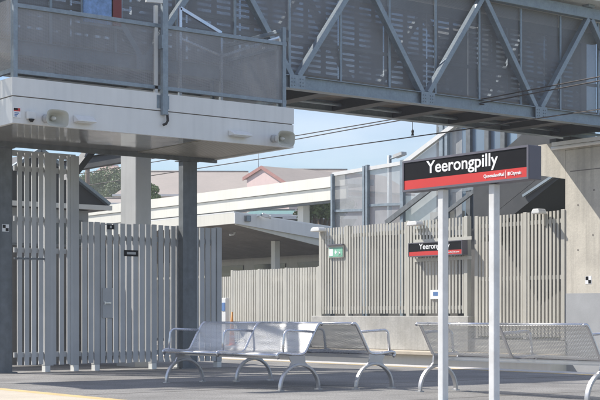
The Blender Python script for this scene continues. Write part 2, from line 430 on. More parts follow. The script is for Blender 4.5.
# emergency exit sign, notice, bulkhead lamps on the fence
def onfence(px0, py0, px1, py1, y): 
    a = PY(px0, py0, y); b = PY(px1, py1, y); return a.x, b.x, b.z, a.z
x0, x1, z0, z1 = onfence(329, 248, 342.5, 256.5, YF-.05)
e = thing('exit_sign', 'little green and white exit sign in a dark frame on the beige fence', 'sign', (x0, YF-.05, z0))
part('backing', MB().box(x0-.03, x1+.03, YF-.045, YF-.015, z0-.02, z1+.05), M['beige'], e)
part('hood', MB().box(x0-.04, x1+.04, YF-.1, YF-.014, z1+.052, z1+.085), M['signframe'], e)
pn = part('panel', MB().box(x0, x1, YF-.052, YF-.047, z0, z1), M['green'], e)
wdt = x1-x0
g = MB(); g.box(x0+.02, x0+wdt*.3, YF-.056, YF-.053, z0+.03, z1-.03)
g.prism([(x0+wdt*.42, YF-.056, (z0+z1)/2), (x0+wdt*.52, YF-.056, z1-.05), (x0+wdt*.52, YF-.056, z0+.05)], (0, .003, 0)); g.box(x0+wdt*.52, x0+wdt*.62, YF-.056, YF-.053, (z0+z1)/2-.015, (z0+z1)/2+.015)
g.tube([(x0+wdt*.72, YF-.055, z0+.04), (x0+wdt*.79, YF-.055, (z0+z1)/2), (x0+wdt*.78, YF-.055, z1-.09)], .012, 6); g.tube([(x0+wdt*.88, YF-.055, z0+.04), (x0+wdt*.79, YF-.055, (z0+z1)/2)], .012, 6)
part('pictogram', g, M['signwhite'], pn)
x0, x1, z0, z1 = onfence(430, 290, 441, 299, YF-.05)
n = thing('notice_plate', 'small blue and white notice low on the beige fence under the station sign', 'sign', (x0, YF-.05, z0))
part('plate', MB().box(x0, x1, YF-.04, YF-.016, z0, z1), M['signwhite'], n)
part('symbol', MB().box(x0+.1, x1-.08, YF-.044, YF-.041, z0+.08, z1-.05), M['blue'], n)
def bulkhead(px, py, Y, label, w=.19):
    p = PY(px, py, Y); t = thing('bulkhead_lamp', label, 'lamp', p, 'white lamps on top of the fence')
    m = MB(); m.prism([(p.x-w, Y-.28, p.z-.05), (p.x+w, Y-.28, p.z-.05), (p.x+w, Y-.28, p.z+.0), (p.x+w*.7, Y-.28, p.z+.06), (p.x-w*.7, Y-.28, p.z+.06), (p.x-w, Y-.28, p.z)], (0, .24, 0)); part('housing', m, M['white'], t, bevel=.02)
    m = MB(); m.tube([(p.x, Y-.06, p.z-.0), (p.x, Y+.02, p.z-.02), (p.x, Y+.03, p.z-.3)], .025); part('bracket', m, M['beige'], t)
bulkhead(323, 230, YF, 'white lamp head on the left end post of the beige fence')
bulkhead(420, 224, YF, 'white lamp head above the small station sign on the fence')

bulkhead(544, 212, YF, 'white lamp head on the beige fence beside the big concrete pier', .12)
# far beige fence on the opposite platform
ff = thing('slat_fence', 'far paler slat fence below the low canopy, left of the concrete wall', 'fence', (-33, 24, 0), 'beige slat fences')
x0, x1 = xat(232, 24.2), xat(319, 24.2)
fence_x(ff, 24.2, x0, x1, .1, 2.28, .12, .088, (.3, 2.1), [x0, xat(259, 24.2), xat(286, 24.2), x1], M['beige'])
# backing sheet behind the slats of that fence
part('backing_sheet', MB().box(x0, x1, 24.40, 24.42, .1, 2.1), M['beige2'], ff)

# =====================================================================================================
# BRIDGE
# =====================================================================================================
XB, XBF = -19.6, -21.35
ZB0, ZB1, ZT0, ZT1 = 4.87, 5.10, 7.08, 7.30
Y0B, Y1B = 5.7, 24.6
br = thing('footbridge', 'galvanised truss footbridge with perforated screens crossing overhead', 'bridge', (XB, 23, 0))
for X in (XB, XBF):
    s = 1 if X == XB else -1
    m = MB(); m.box(X-.02, X+.02, Y0B, Y1B, ZB0+.012, ZB1-.012); m.box(X-.10, X+.10, Y0B, Y1B, ZB1-.012, ZB1); m.box(X-.10, X+.10, Y0B, Y1B, ZB0, ZB0+.012)
    m.box(X+.028*s-.008, X+.028*s+.008, Y0B, Y1B, ZB0+.012, ZB1-.012)
    part('bottom_chord', m, M['galv'], br)
    m = MB(); m.box(X-.07, X+.07, Y0B, Y1B, ZT0, ZT1); part('top_chord', m, M['galv'], br, bevel=.01)
bay = 3.07
yb0 = 14.72
k0 = math.floor((Y0B-yb0)/bay)+1
for X in (XB, XBF):
    k = k0
    while yb0+k*bay < Y1B-.3:
        yb = yb0+k*bay
        for sgn in (-1, 1):
            yt = yb+sgn*bay/2
            if Y0B < yt < Y1B:
                xo = X+(.005*sgn)
                m = MB(); a = Vector((xo, yb+sgn*.07, ZB1)); b = Vector((xo, yt-sgn*.05, ZT0)); m.bar(a, b, .10, .13, up=(1,0,0)); part('diagonal', m, M['galv'], br, bevel=.008)
        if X == XB:
            g = MB(); g.box(X+.102, X+.112, yb-.17, yb+.17, ZB0-.005, ZB1+.005)
            gp = part('gusset_plate', g, M['galv'], br)
            bt = MB()
            for iy in (-.12, -.06, .06, .12):
                for iz in (.05, .11, .17): bt.tube([(X+.110, yb+iy, ZB0+iz), (X+.124, yb+iy, ZB0+iz)], .012, 6)
            part('bolts', bt, M['galv'], gp)
        k += 1
# screens with frames
pitch = 1.158; y = 15.85-math.floor((15.85-Y0B)/pitch)*pitch
fr = MB(); n = 0
while y < Y1B:
    f = MB(); f.box(XB-.115, XB-.085, y-.022, y+.022, ZB1+.01, ZT0-.01); part('screen_post', f, M['galv'], br)
    if y+pitch < Y1B:
        s = MB(); s.add([(XB-.13, y+.02, ZB1+.03), (XB-.13, y+pitch-.02, ZB1+.03), (XB-.13, y+pitch-.02, ZT0), (XB-.13, y+.02, ZT0)], [(0,1,2,3)]); part('perforated_screen', s, M['mesh_x'], br)
        s = MB(); s.add([(XBF+.13, y+.02, ZB1+.03), (XBF+.13, y+pitch-.02, ZB1+.03), (XBF+.13, y+pitch-.02, ZT0), (XBF+.13, y+.02, ZT0)], [(0,1,2,3)]); part('slotted_screen', s, M['mesh_far'], br)
    y += pitch
m = MB(); m.bar((XB-.2, Y0B, 5.97), (XB-.2, 15.2, 5.97), .05, .06); part('handrail', m, M['galv'], br)
m = MB(); m.bar((XBF+.2, Y0B, 6.1), (XBF+.2, Y1B, 6.1), .05, .06); part('handrail', m, M['galv'], br)
m = MB(); m.box(XBF+.11, XB-.11, Y0B, Y1B, ZB1-.03, ZB1+.08); part('deck', m, M['deckunder'], br)
k = 0; y = Y0B+.6
while y < Y1B:
    m = MB(); m.box(XBF+.03, XB-.03, y-.10, y+.10, ZB0+.016, ZB1-.032); m.box(XBF+.03, XB-.03, y-.15, y+.15, ZB0+.002, ZB0+.015)
    part('floor_beam', m, M['darksteel'], br); y += bay/2
m = MB(); m.tube([(XB-1.45, Y0B, ZB0+.10), (XB-1.45, Y1B, ZB0+.10)], .03); part('light_gap_tube', m, M['galv'], br)  # added tube, stands in for the light gaps between the floor beams
# white roof over the far end
r = MB(); r.prism([(XB+.42, 18.9, 7.36), (XB+.42, 18.9, 7.62), (XB-.1, 18.9, 7.86), (XBF-.3, 18.9, 7.86), (XBF-.42, 18.9, 7.36)], (0, 9, 0)); part('roof', r, M['white'], br, bevel=.02)
for yy in (19.3, 22.33):
    m = MB(); m.box(XB-.04, XB+.14, yy-.09, yy+.09, ZT1+.002, 7.358); part('roof_bracket', m, M['galv'], br)
# panels standing on the bridge
XQ = XB+.14
bp = thing('printed_panel', 'blue and white printed panel fixed to the footbridge at top left', 'panel', (XQ, yat(97, XQ), 5.5), 'panels fixed to the footbridge')
ya, yb_ = yat(83, XQ), yat(111, XQ)
part('sheet', MB().box(XQ, XQ+.02, ya, yb_, 5.5, 7.0), M['bluegrey'], bp)
part('frame', MB().box(XQ-.02, XQ-.001, ya-.03, yb_+.03, 5.46, 7.04), M['galv'], bp)
bp = thing('printed_panel', 'narrow dark red panel beside the blue panel on the footbridge', 'panel', (XQ, yat(116, XQ), 5.5), 'panels fixed to the footbridge')
ya, yb_ = yat(112.5, XQ), yat(121, XQ)
part('sheet', MB().box(XQ, XQ+.02, ya, yb_, 5.5, 7.0), M['darkred'], bp)
part('frame', MB().box(XQ-.02, XQ-.001, ya-.03, yb_+.03, 5.46, 7.04), M['galv'], bp)

# big concrete pier at the right
YP = 22.95
XP = xat(565, YP)
pr = thing('bridge_pier', 'huge sunlit concrete pier under the right end of the footbridge', 'pier', (XP+2, YP, -1.3))
m = MB(); m.box(XP, XP+3.2, YP, YP+1.0, -1.3, 4.5); part('shaft', m, M['concrete'], pr, bevel=.02)
m = MB(); m.box(XP+.001, XP+3.199, YP-.004, YP-.001, -1.3, zat(293.6, XP, YP)); part('painted_base', m, M['greypaint'], pr)
zc = 4.5
xc = xat(538, YP)
m = MB(); m.prism([(xc, YP+.003, 4.69), (XP+3.2, YP+.003, 4.69), (XP+3.2, YP+.003, 4.502), (XP-.002, YP+.003, 4.10+.402), (XP-.002, YP+.003, 3.88), (xc, YP+.003, 4.02)], (0, .99, 0)); part('pier_cap', m, M['concrete'], pr)
m = MB(); m.box(xc+.55, XP+3.2, YP-.16, YP-.0, 4.60, 4.68); m.tube([(xc+.5, YP-.1, 4.56), (XP+3.2, YP-.1, 4.56)], .04); part('drain_pipe', m, M['white'], pr)
m = MB(); m.box(XP+.15, XP+3.2, YP-.003, YP-.0005, zat(172, XP, YP)-.01, zat(172, XP, YP)+.01); part('formwork_joint', m, M['seam'], pr)
for px, py in ((578, 250), (593, 235), (578, 205), (594, 190)):
    q = PY(px, py, YP); part('tie_hole', MB().tube([(q.x, YP-.003, q.z), (q.x, YP-.001, q.z)], .022, 10), M['seam'], pr)
for bx in (xc+.35, xc+.75):
    m = MB(); m.box(bx-.1, bx+.1, YP+.1, YP+.5, 4.692, 4.80); part('bearing', m, M['darksteel'], pr)
def target(px, py, Y=None, X=None, label=''):
    p = PY(px, py, Y) if Y else PX(px, py, X)
    t = thing('survey_target', label, 'marker', p, 'survey targets'); s = .075 if Y else .05
    def q(u0, u1, v0, v1, d0, d1):
        if Y: return MB().box(p.x+u0, p.x+u1, p.y-d1, p.y-d0, p.z+v0, p.z+v1)
        return MB().box(p.x+d0, p.x+d1, p.y+u0, p.y+u1, p.z+v0, p.z+v1)
    part('plate', q(-s*1.15, s*1.15, -s*1.15, s*1.15, .001, .004), M['signwhite'], t)
    part('black_quarter', q(-s, 0, 0, s, .005, .007), M['black'], t); part('black_quarter', q(0, s, -s, 0, .005, .007), M['black'], t)
target(588.5, 280, Y=YP, label='black and white survey target on the big concrete pier')

# =====================================================================================================
# RAISED LANDING WITH WHITE FASCIA
# =====================================================================================================
XF = -18.0
YL0, YL1 = yat(12.5, XF), yat(293.5, XF)
ZS, ZL = 3.60, 4.24
ld = thing('raised_landing', 'raised landing with deep white fascia and mesh balustrade above the grey slat fence', 'landing', (XF, YL0, 0))
XK = -20.2
m = MB(); m.box(XF-.06, XF, YL0, YL1, ZS, ZL-.27); m.box(XF-.06, XF+.006, YL0-.006, YL1+.006, ZL-.255, ZL)
m.box(XK, XF-.062, YL0, YL0+.06, ZS, ZL-.27); m.box(XK, XF-.062, YL0-.006, YL0+.06, ZL-.255, ZL)
m.box(XK, XF-.062, YL1-.06, YL1, ZS, ZL-.27); m.box(XK, XF-.062, YL1-.06, YL1+.006, ZL-.255, ZL)
part('fascia', m, M['fascia'], ld)
m = MB(); m.box(XK, XF-.02, YL0+.02, YL1-.02, ZL-.271, ZL-.254); part('fascia_joint', m, M['seam'], ld)
m = MB(); m.box(XK-.0, XF-.065, YL0+.062, YL1-.062, ZL-.25, ZL-.06); part('deck', m, M['deckunder'], ld)
m = MB()
m.box(XK, XF-.063, YL0+.062, 11.9, ZS+.03, ZS+.05); part('soffit', m, M['soffit'], ld)
m = MB(); yy = 11.92
while yy < YL1-.08:
    m.box(XK, XF-.063, yy, yy+.035, ZS+.02, ZS+.05); m.box(XK, XF-.063, yy+.035, yy+.06, ZS+.035, ZS+.05); yy += .0601
part('soffit', m, M['ribsoffit'], ld)
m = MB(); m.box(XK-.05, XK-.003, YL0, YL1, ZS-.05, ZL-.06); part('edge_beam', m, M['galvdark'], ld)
# balustrade
ZR = 5.27
def bal_y(X, y0, y1, ys, zr, mm, inset=-.10):
    m = MB(); m.bar((X+inset, y0, zr), (X+inset, y1, zr), .06, .06); part('top_rail', m, M['galv'], ld, bevel=.006)
    m = MB(); m.bar((X+inset, y0, ZL+.10), (X+inset, y1, ZL+.10), .05, .06); part('bottom_rail', m, M['galv'], ld, bevel=.006)
    for a, b in zip(ys[:-1], ys[1:]):
        s = MB(); s.add([(X+inset, a+.02, ZL+.13), (X+inset, b-.02, ZL+.13), (X+inset, b-.02, zr-.03), (X+inset, a+.02, zr-.03)], [(0,1,2,3)]); part('perforated_screen', s, mm, ld)
    for a in ys:
        m = MB(); m.box(X+inset-.03, X+inset+.035, a-.033, a+.033, ZL, zr+.27 if a in (ys[0], ys[-1]) else zr-.031); part('post', m, M['galv'], ld, bevel=.005)
def bal_x(Y, x0, x1, zr, inset, light):
    m = MB(); m.bar((x0, Y+inset, zr), (x1, Y+inset, zr), .06, .06); part('top_rail', m, M['galv'], ld, bevel=.006)
    m = MB(); m.bar((x0, Y+inset, ZL+.13), (x1, Y+inset, ZL+.13), .05, .06); part('bottom_rail', m, M['galv'], ld)
    s = MB(); s.add([(x0, Y+inset, ZL+.16), (x1, Y+inset, ZL+.16), (x1, Y+inset, zr-.1), (x0, Y+inset, zr-.1)], [(0,1,2,3)]); part('perforated_screen', s, M['mesh_y'], ld)
    for x in (x0, x1):
        m = MB(); m.box(x-.03, x+.03, Y+inset-.03, Y+inset+.03, ZL, zr-.032); part('post', m, M['galv'], ld)
yc = (yat(166, XF)); bal_y(XF, YL0+.08, YL1-.08, [YL0+.08, yc, YL1-.13], ZR, M['mesh_landing'])
bal_x(YL1, XK+.1, XF-.18, 5.5, -.1, True)
bal_x(YL1, XK+.1, XF-.18, 5.22, -.16, True)
bal_x(YL0, XK+.1, XF-.18, 5.5, .1, True)
m = MB(); a = PX(180, 8, -18.7); b = PX(221, 33, -18.7); c = PX(180, 38, -18.7); d = PX(222, 56, -18.7)
m.bar(a, b, .05, .05); m.bar(c, d, .03, .03); m.bar(b, (b.x, b.y, ZL), .05, .05); m.bar(d, PX(283, 36, -18.7), .04, .04); m.bar(a, (a.x, a.y, ZL), .05, .05); part('inner_handrail', m, M['alu'], ld)
# mast in front of the fascia
mx = thing('mast', 'galvanised square mast bolted to the front of the white fascia', 'mast', (XF+.06, yc, 3.8))
ym0, ym1 = yat(163.5, XF+.1), yat(169, XF+.1)
zb = zat(115, XF+.1, yc)
part('pole', MB().box(XF+.012, XF+.085, ym0, ym1, zb, 7.6), M['galv'], mx, bevel=.008)
part('bracket', MB().box(XF+.007, XF+.011, ym0-.06, ym1+.06, zb+.1, zb+.3), M['galv'], mx)
part('clamp', MB().box(XF+.007, XF+.10, ym0-.03, ym0-.001, 4.9, 5.1), M['galv'], mx)
m = MB(); m.tube([(XF+.06, ym0+.09, zb+.02), (XF+.06, ym0+.1, zb-.08), (XF+.06, ym0+.07, zb-.13), (XF+.06, ym0+.02, zb-.15)], .02); part('cable_tail', m, M['cable'], mx)
m = MB(); p = PX(157, 2, XF); m.bar((XF+.0, yc-.35, p.z), (XF+.07, ym0, p.z), .05, .05); m.bar((XF-.1, yc-.12, ZL), (XF-.1, yc-.12, p.z-.03), .05, .05); part('stay', m, M['white'], mx)

# horn loudspeakers, wedge lights, notice on the fascia
def horn(px, py, X, label):
    p = PX(px, py, X); t = thing('loudspeaker', label, 'loudspeaker', p, 'horn loudspeakers on the white fascia')
    d = Vector((.9, .12, -.08)).normalized()
    def ring(c, ru, rv, n=20):
        side = Vector((0,0,1)).cross(d).normalized(); up = d.cross(side)
        out = []
        for k in range(n):
            a = 2*math.pi*k/n; ca, sa = math.cos(a), math.sin(a)
            ex = .55
            out.append(c+side*ru*math.copysign(abs(ca)**ex, ca)+up*rv*math.copysign(abs(sa)**ex, sa))
        return out
    base = p+Vector((.10, -.05, .0))
    secs = [(0, .05, .05), (.06, .07, .06), (.12, .11, .075), (.18, .165, .105), (.21, .185, .12)]
    m = MB(); vs = []
    for l, ru, rv in secs: vs += ring(base+d*l, ru, rv)
    n = 20; fs = [(i*n+k, i*n+(k+1)%n, (i+1)*n+(k+1)%n, (i+1)*n+k) for i in range(len(secs)-1) for k in range(n)]
    m.add(vs, fs, True); part('horn', m, M['plasticw'], t)
    m = MB(); vs = []
    for l, ru, rv in [(.212, .188, .123), (.214, .168, .104), (.15, .11, .07), (.07, .05, .04)]: vs += ring(base+d*l, ru, rv)
    m.add(vs, [(i*n+k, i*n+(k+1)%n, (i+1)*n+(k+1)%n, (i+1)*n+k) for i in range(3) for k in range(n)]+[tuple(3*n+k for k in range(n))], True); part('throat', m, M['plasticd'], t)
    m = MB(); m.tube([base+d*.08, base+d*.12, base+d*.16], [.035, .03, .012], 10); part('driver_cone', m, M['plasticw'], t)
    m = MB(); m.tube([base-d*.09, base+d*.0], .062, 14); part('driver', m, M['greyfence'], t)
    m = MB(); m.bar((X+.04, p.y-.1, p.z), base-d*.05, .03, .03); part('bracket', m, M['galv'], t)
horn(49, 119.5, XF, 'cream horn loudspeaker at the left end of the white fascia')
horn(276, 139.5, XF, 'cream horn loudspeaker at the right end of the white fascia')
def wedge(pxa, pya, pxb, pyb, label):
    a = PX(pxa, pya, XF); b = PX(pxb, pyb, XF); t = thing('wedge_light', label, 'light', (XF, a.y, b.z), 'wedge lights on the white fascia')
    w = b.y-a.y
    m = MB(); m.prism([(XF+.008, a.y, a.z), (XF+.03, a.y, a.z), (XF+.16, a.y, b.z+.02), (XF+.16, a.y, b.z), (XF+.008, a.y, b.z)], (0, w, 0)); part('housing', m, M['fascia'], t, bevel=.008)
    m = MB(); m.box(XF+.02, XF+.14, a.y+.03, b.y-.03, b.z-.012, b.z-.001); part('diffuser', m, M['plasticw'], t)
wedge(73, 115, 92, 124, 'flat wedge light beside the left loudspeaker')
wedge(228, 130, 247, 137.5, 'flat wedge light left of the right loudspeaker')
def notice(pa, pb, label, name='notice_plate'):
    a = PX(*pa, XF); b = PX(*pb, XF); t = thing(name, label, 'sign', (XF, a.y, b.z))
    part('plate', MB().box(XF+.007, XF+.011, a.y, b.y, b.z, a.z), M['signwhite'], t)
    part('header', MB().box(XF+.0115, XF+.0125, a.y+.01, b.y-.01, a.z-(a.z-b.z)*.38, a.z-.01), M['red'], t)
    part('header_block', MB().box(XF+.013, XF+.0135, a.y+.01, a.y+(b.y-a.y)*.6, a.z-(a.z-b.z)*.28, a.z-.01), M['black'], t)
    l = MB()
    for k in range(3):
        z = b.z+(a.z-b.z)*(.45-.15*k); l.box(XF+.0115, XF+.0125, a.y+.02, b.y-.03-.015*k, z-.006, z+.006)
    part('small_print', l, M['blue'], t)
notice((12.8, 107), (20.5, 118), 'little warning notice on the left end of the fascia')
notice((286, 133), (292, 139), 'tiny red and white notice on the right end of the fascia')
p = PX(30, 118, XF); t = thing('sensor', 'small white sensor box between the warning notice and the left loudspeaker', 'sensor', p)
part('housing', MB().box(XF+.008, XF+.06, p.y-.07, p.y+.07, p.z-.02, p.z+.09), M['fascia'], t, bevel=.01)
part('lens', MB().tube([(XF+.05, p.y, p.z-.02), (XF+.05, p.y, p.z-.06)], [.045, .02]), M['black'], t)

# steel columns under the landing
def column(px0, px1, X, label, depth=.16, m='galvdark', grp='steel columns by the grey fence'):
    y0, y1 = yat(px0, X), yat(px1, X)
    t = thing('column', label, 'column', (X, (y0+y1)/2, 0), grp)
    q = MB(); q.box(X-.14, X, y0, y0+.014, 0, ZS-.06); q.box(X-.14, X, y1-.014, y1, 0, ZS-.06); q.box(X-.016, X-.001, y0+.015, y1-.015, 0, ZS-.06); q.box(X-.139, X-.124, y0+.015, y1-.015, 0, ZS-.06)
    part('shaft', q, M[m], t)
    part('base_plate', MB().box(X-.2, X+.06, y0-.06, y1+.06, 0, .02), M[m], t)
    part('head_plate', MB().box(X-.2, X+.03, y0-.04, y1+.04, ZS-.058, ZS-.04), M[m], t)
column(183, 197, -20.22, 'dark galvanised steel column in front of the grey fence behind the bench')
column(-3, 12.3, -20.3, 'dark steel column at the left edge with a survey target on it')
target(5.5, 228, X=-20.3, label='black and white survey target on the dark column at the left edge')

# concrete column under the bridge behind the grey fence
cx = -21.5
t = thing('column', 'pale grey concrete column rising behind the grey fence gate', 'column', (cx, yat(144, cx), 0))
y0, y1 = yat(136, cx), yat(151.5, cx)
part('shaft', MB().box(cx-.55, cx, y0, y1, 0, 4.68), M['greyfence'], t, bevel=.02)
part('plinth', MB().box(cx-.6, cx+.05, y0-.05, y1+.05, 0, .15), M['greyfence'], t)
# dark beam and stringer behind
t = thing('steel_beam', 'dark horizontal steel beam running left from the pale concrete column', 'beam', (cx-1, y0+.1, 3.6))
a = PY(70, 166, y0+.15); b = Vector((cx-.56, y0+.15, a.z))
part('web', MB().bar((a.x-2, a.y, a.z), b, .02, .2), M['darksteel'], t); part('flange', MB().bar((a.x-2, a.y, a.z+.105), b+Vector((0,0,.105)), .14, .012), M['darksteel'], t); part('flange', MB().bar((a.x-2, a.y, a.z-.105), b-Vector((0,0,.105)), .14, .012), M['darksteel'], t)
t = thing('stair_stringer', 'dark sloping stair stringer above the tall part of the grey fence', 'stringer', (-21.3, 11, 3.5))
a = PX(96, 143, -21.0); b = PX(66, 182, -21.0)
part('beam', MB().bar(a+(a-b)*.6, b, .1, .3, up=(1,0,0)), M['darksteel'], t); part('tread_bracket', MB().bar(a-Vector((.06,0,0)), a-Vector((.06,.4,0)), .04, .1), M['darksteel'], t)

# grey slat fence under the landing
XGF = -20.4
gy = lambda px: yat(px, XGF)
g1 = thing('slat_fence', 'full height grey slat screen reaching up to the landing soffit at left', 'fence', (XGF, gy(14), 0), 'grey slat fences under the landing')
fence_y(g1, XGF, gy(13.5), gy(78), .12, 3.50, .12, .076, (.28, 1.95, 2.45, 3.25), [gy(47.5), gy(76)], M['greyfence'])
part('head_rail', MB().box(XGF-.12, XGF-.08, gy(13.5), gy(78), 3.45, 3.54), M['greyfence'], g1)
for pxs in (50.5, 73.2):
    part('wide_slat', MB().box(XGF-.03, XGF+.010, gy(pxs)-.05, gy(pxs)+.05, .1, 3.51), M['greyfence'], g1)
part('split_rail', MB().box(XGF-.028, XGF+.004, gy(14.5), gy(45.8), 1.80, 1.83), M['galvdark'], g1)
g2 = thing('slat_gate', 'grey slat gate with a lock box, between the tall slat screen and the dark column', 'gate', (XGF, gy(98), 0), 'grey slat fences under the landing')
fence_y(g2, XGF, gy(78.6), gy(154), .12, 2.44, .127, .088, (.28, 2.2), [gy(97), gy(154)], M['greyfence'])
a = PX(102, 288, XGF); b = PX(112.5, 318, XGF)
lk = part('lock_box', MB().box(XGF+.002, XGF+.02, a.y, b.y, b.z, a.z), M['greyfence'], g2, bevel=.004)
part('handle', MB().bar((XGF+.05, a.y+.02, (a.z+b.z)/2), (XGF+.05, a.y+.14, (a.z+b.z)/2), .02, .02).bar((XGF+.02, a.y+.03, (a.z+b.z)/2), (XGF+.05, a.y+.03, (a.z+b.z)/2), .02, .05), M['alu'], lk)
g3 = thing('slat_fence', 'grey slat fence behind the dark column and the far end of the bench', 'fence', (XGF, gy(190), 0), 'grey slat fences under the landing')
fence_y(g3, XGF, gy(155.3), gy(220.5), .12, 2.44, .127, .088, (.28, 2.2), [gy(179), gy(219)], M['greyfence'])
def smallsign(pa, pb, label):
    a = PX(*pa, XGF); b = PX(*pb, XGF); t = thing('door_sign', label, 'sign', (XGF, a.y, b.z), 'small dark signs on the grey gate')
    part('plate', MB().box(XGF+.003, XGF+.012, a.y, b.y, b.z, a.z), M['black'], t)
    l = MB(); zc = (a.z+b.z)/2
    l.box(XGF+.0125, XGF+.0135, a.y+.05, b.y-.05, zc-.02, zc+.02)
    part('print', l, M['greyfence'], t)
smallsign((124, 250), (138, 256.5), 'dark wall sign with pale print in the middle of the grey gate')
smallsign((107, 224.5), (114, 229.5), 'tiny dark sign at the top edge of the grey gate')

t = thing('gap_backing', 'added dark backing sheet that darkens the slat gaps of the grey fence', 'wall', (-22.9, gy(60), 0))  # sheet added behind the slats so the gaps read dark
part('sheet', MB().box(-22.95, -22.88, gy(5)-1, gy(150)+1.2, .05, 2.15), M['gapdark'], t)
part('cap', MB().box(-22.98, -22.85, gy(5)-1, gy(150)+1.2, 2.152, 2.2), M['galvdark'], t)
# little shelter with a gable roof behind the grey fence
t = thing('shelter', 'small shelter with a dark pitched roof behind the grey gate', 'shelter', (-26, yat(90, -24.5), 0))
a = PX(107, 206, -24.0)
ye = a.y
m = MB(); m.prism([(-24.0, ye, a.z), (-24.0, ye, a.z-.09), (-24.0, ye-2.9, a.z-.09), (-24.0, ye-2.9, a.z), (-24.0, ye-1.45, a.z+.95)], (-3, 0, 0)); part('roof', m, M['darksteel'], t)
m = MB(); m.bar((-23.96, ye+.02, a.z+.03), (-23.96, ye-1.45, a.z+1.0), .06, .12, up=(1,0,0)); m.bar((-23.96, ye-2.92, a.z+.03), (-23.96, ye-1.45, a.z+1.0), .06, .12, up=(1,0,0)); part('barge_board', m, M['galv'], t)
m = MB(); m.box(-23.99, -23.9, ye-3.0, ye+.06, a.z-.09, a.z-.0); part('gutter', m, M['white'], t)
m = MB(); m.box(-26.9, -24.2, ye-2.6, ye-.3, 0, a.z-.1); part('wall', m, M['greypaint'], t)
part('window', MB().box(-24.199, -24.18, ye-1.0, ye-.42, 1.0, 2.75), M['window'], t)
part('door', MB().box(-24.199, -24.18, ye-2.2, ye-1.3, 0, 2.1), M['galvdark'], t)

# =====================================================================================================
# STAIR TOWER BEHIND THE BEIGE FENCE
# =====================================================================================================
YS = 25.0
stt = thing('stair_enclosure', 'pale perforated stair enclosure with galvanised posts rising to the right behind the fence', 'stair', (-29, YS, .4))
zt = lambda px: 174.5-(px-333)*.165
def spanel(p, m='mesh_stair'):
    s = MB(); s.add(p, [tuple(range(len(p)))]); part('perforated_panel', s, M[m], stt)
for a, b in ((333, 366), (366, 403)):
    spanel([PY(a+.5, 235, YS), PY(b-.5, 235, YS), PY(b-.5, zt(b), YS), PY(a+.5, zt(a), YS)])
    m = MB(); m.bar(PY(a, zt(a), YS-.03), PY(b, zt(b), YS-.03), .08, .10); part('top_rail', m, M['white'], stt)
    m = MB(); m.bar(PY(a, zt(a)+36.5, YS-.03), PY(b, zt(b)+41, YS-.03), .06, .07); part('mid_rail', m, M['galv'], stt)
for px, w, py in ((333, .08, 174), (364.8, .08, 166), (367.8, .08, 165), (403, .12, 160), (442.5, .14, 100), (447.5, .10, 100)):
    p = PY(px, py, YS-.06); m = MB(); m.box(p.x-w/2, p.x+w/2, YS-.12, YS-.02, .4, p.z); part('post', m, M['galv'], stt)
spanel([PY(405, 235, YS), PY(441, 235, YS), PY(441, 135, YS), PY(408, 160, YS), PY(405, 160, YS)])
spanel([PY(449, 235, YS), PY(462, 235, YS), PY(462, 119, YS), PY(449, 129, YS)])
m = MB(); m.bar(PY(404, 163.5, YS-.095), PY(475, 109.5, YS-.095), .10, .12); part('handrail_beam', m, M['white'], stt)
m = MB(); m.bar(PY(386, 223, YS-.14), PY(470, 158, YS-.14), .06, .14); part('stringer', m, M['galvdark'], stt)
m = MB(); m.bar(PY(432, 223, YS-.14), PY(500, 172, YS-.14), .06, .10); part('stringer', m, M['galvdark'], stt)
m = MB(); m.box(xat(334, YS+.2), XP-.02, YS+.2, YS+.35, .4, 3.14); part('dark_backing', m, M['gapdark'], stt)  # added behind the beige fence, shade put into its colour to darken the gaps
# glazed lift tower
YT = 26.6
lt = thing('lift_tower', 'blue glazed steel framed lift tower behind the large station sign', 'tower', (xat(480, YT), YT, .4))
pxs = [441, 457, 470.5, 489, 505, 522]
x_ = [xat(p, YT) for p in pxs]
for p, x in zip(pxs, x_):
    m = MB(); m.box(x-.08, x+.08, YT-.1, YT+.1, .4, 8.6); part('mullion', m, M['galvdark'], lt)
for a, b in zip(x_[:-1], x_[1:]):
    m = MB(); m.box(a+.09, b-.09, YT-.01, YT+.01, .5, 8.5); part('glazing', m, M['glass'], lt)
for z in (2.3, 4.35, 6.2, 8.55):
    m = MB(); m.box(x_[0], x_[-1], YT-.11, YT-.101, z-.06, z+.06); part('transom', m, M['galv'], lt)
for x in (x_[0], x_[-1]):
    m = MB(); m.box(x-.08, x+.08, YT+2.2, YT+2.4, .4, 8.6); part('mullion', m, M['galvdark'], lt)
    m = MB(); m.box(x-.01, x+.01, YT+.11, YT+2.19, .5, 8.5); part('glazing', m, M['glass'], lt)
m = MB(); m.box(x_[0]-.15, x_[-1]+.15, YT-.2, YT+2.5, 8.61, 8.8); part('roof', m, M['white'], lt)
m = MB(); m.box(x_[0]+.1, x_[2]-.1, YT-.5, YT-.12, 3.0, 3.75); part('control_box', m, M['plasticd'], lt)
# flight of steps right, its dark steel stands in for the bridge's shade
fl = thing('stair_flight', 'dark underside of the stair flight between the lift tower and the big pier', 'stair', (xat(530, 24.6), 24.6, .4))
a = PY(478, 243, 24.4); b = PY(572, 168, 24.4)
m = MB(); d = (b-a).normalized(); up = Vector((-d.z, 0, d.x))
th = 1.05
m.prism([a, b, b+up*.35, a+up*.35], (0, .10, 0)); part('stringer', m, M['darksteel'], fl)
m = MB(); m.prism([a+Vector((0, 1.8, 0)), b+Vector((0, 1.8, 0)), b+up*.35+Vector((0, 1.8, 0)), a+up*.35+Vector((0, 1.8, 0))], (0, .10, 0)); part('stringer', m, M['galvdark'], fl)
m = MB(); m.prism([a+up*.05, b+up*.05, b+up*.1, a+up*.1], (0, 1.79, 0)); m.v = [v+Vector((0,.105,0)) if v.y < 24.45 else v for v in m.v]; part('soffit_sheet', m, M['darksteel'], fl)
n = 14; m = MB()
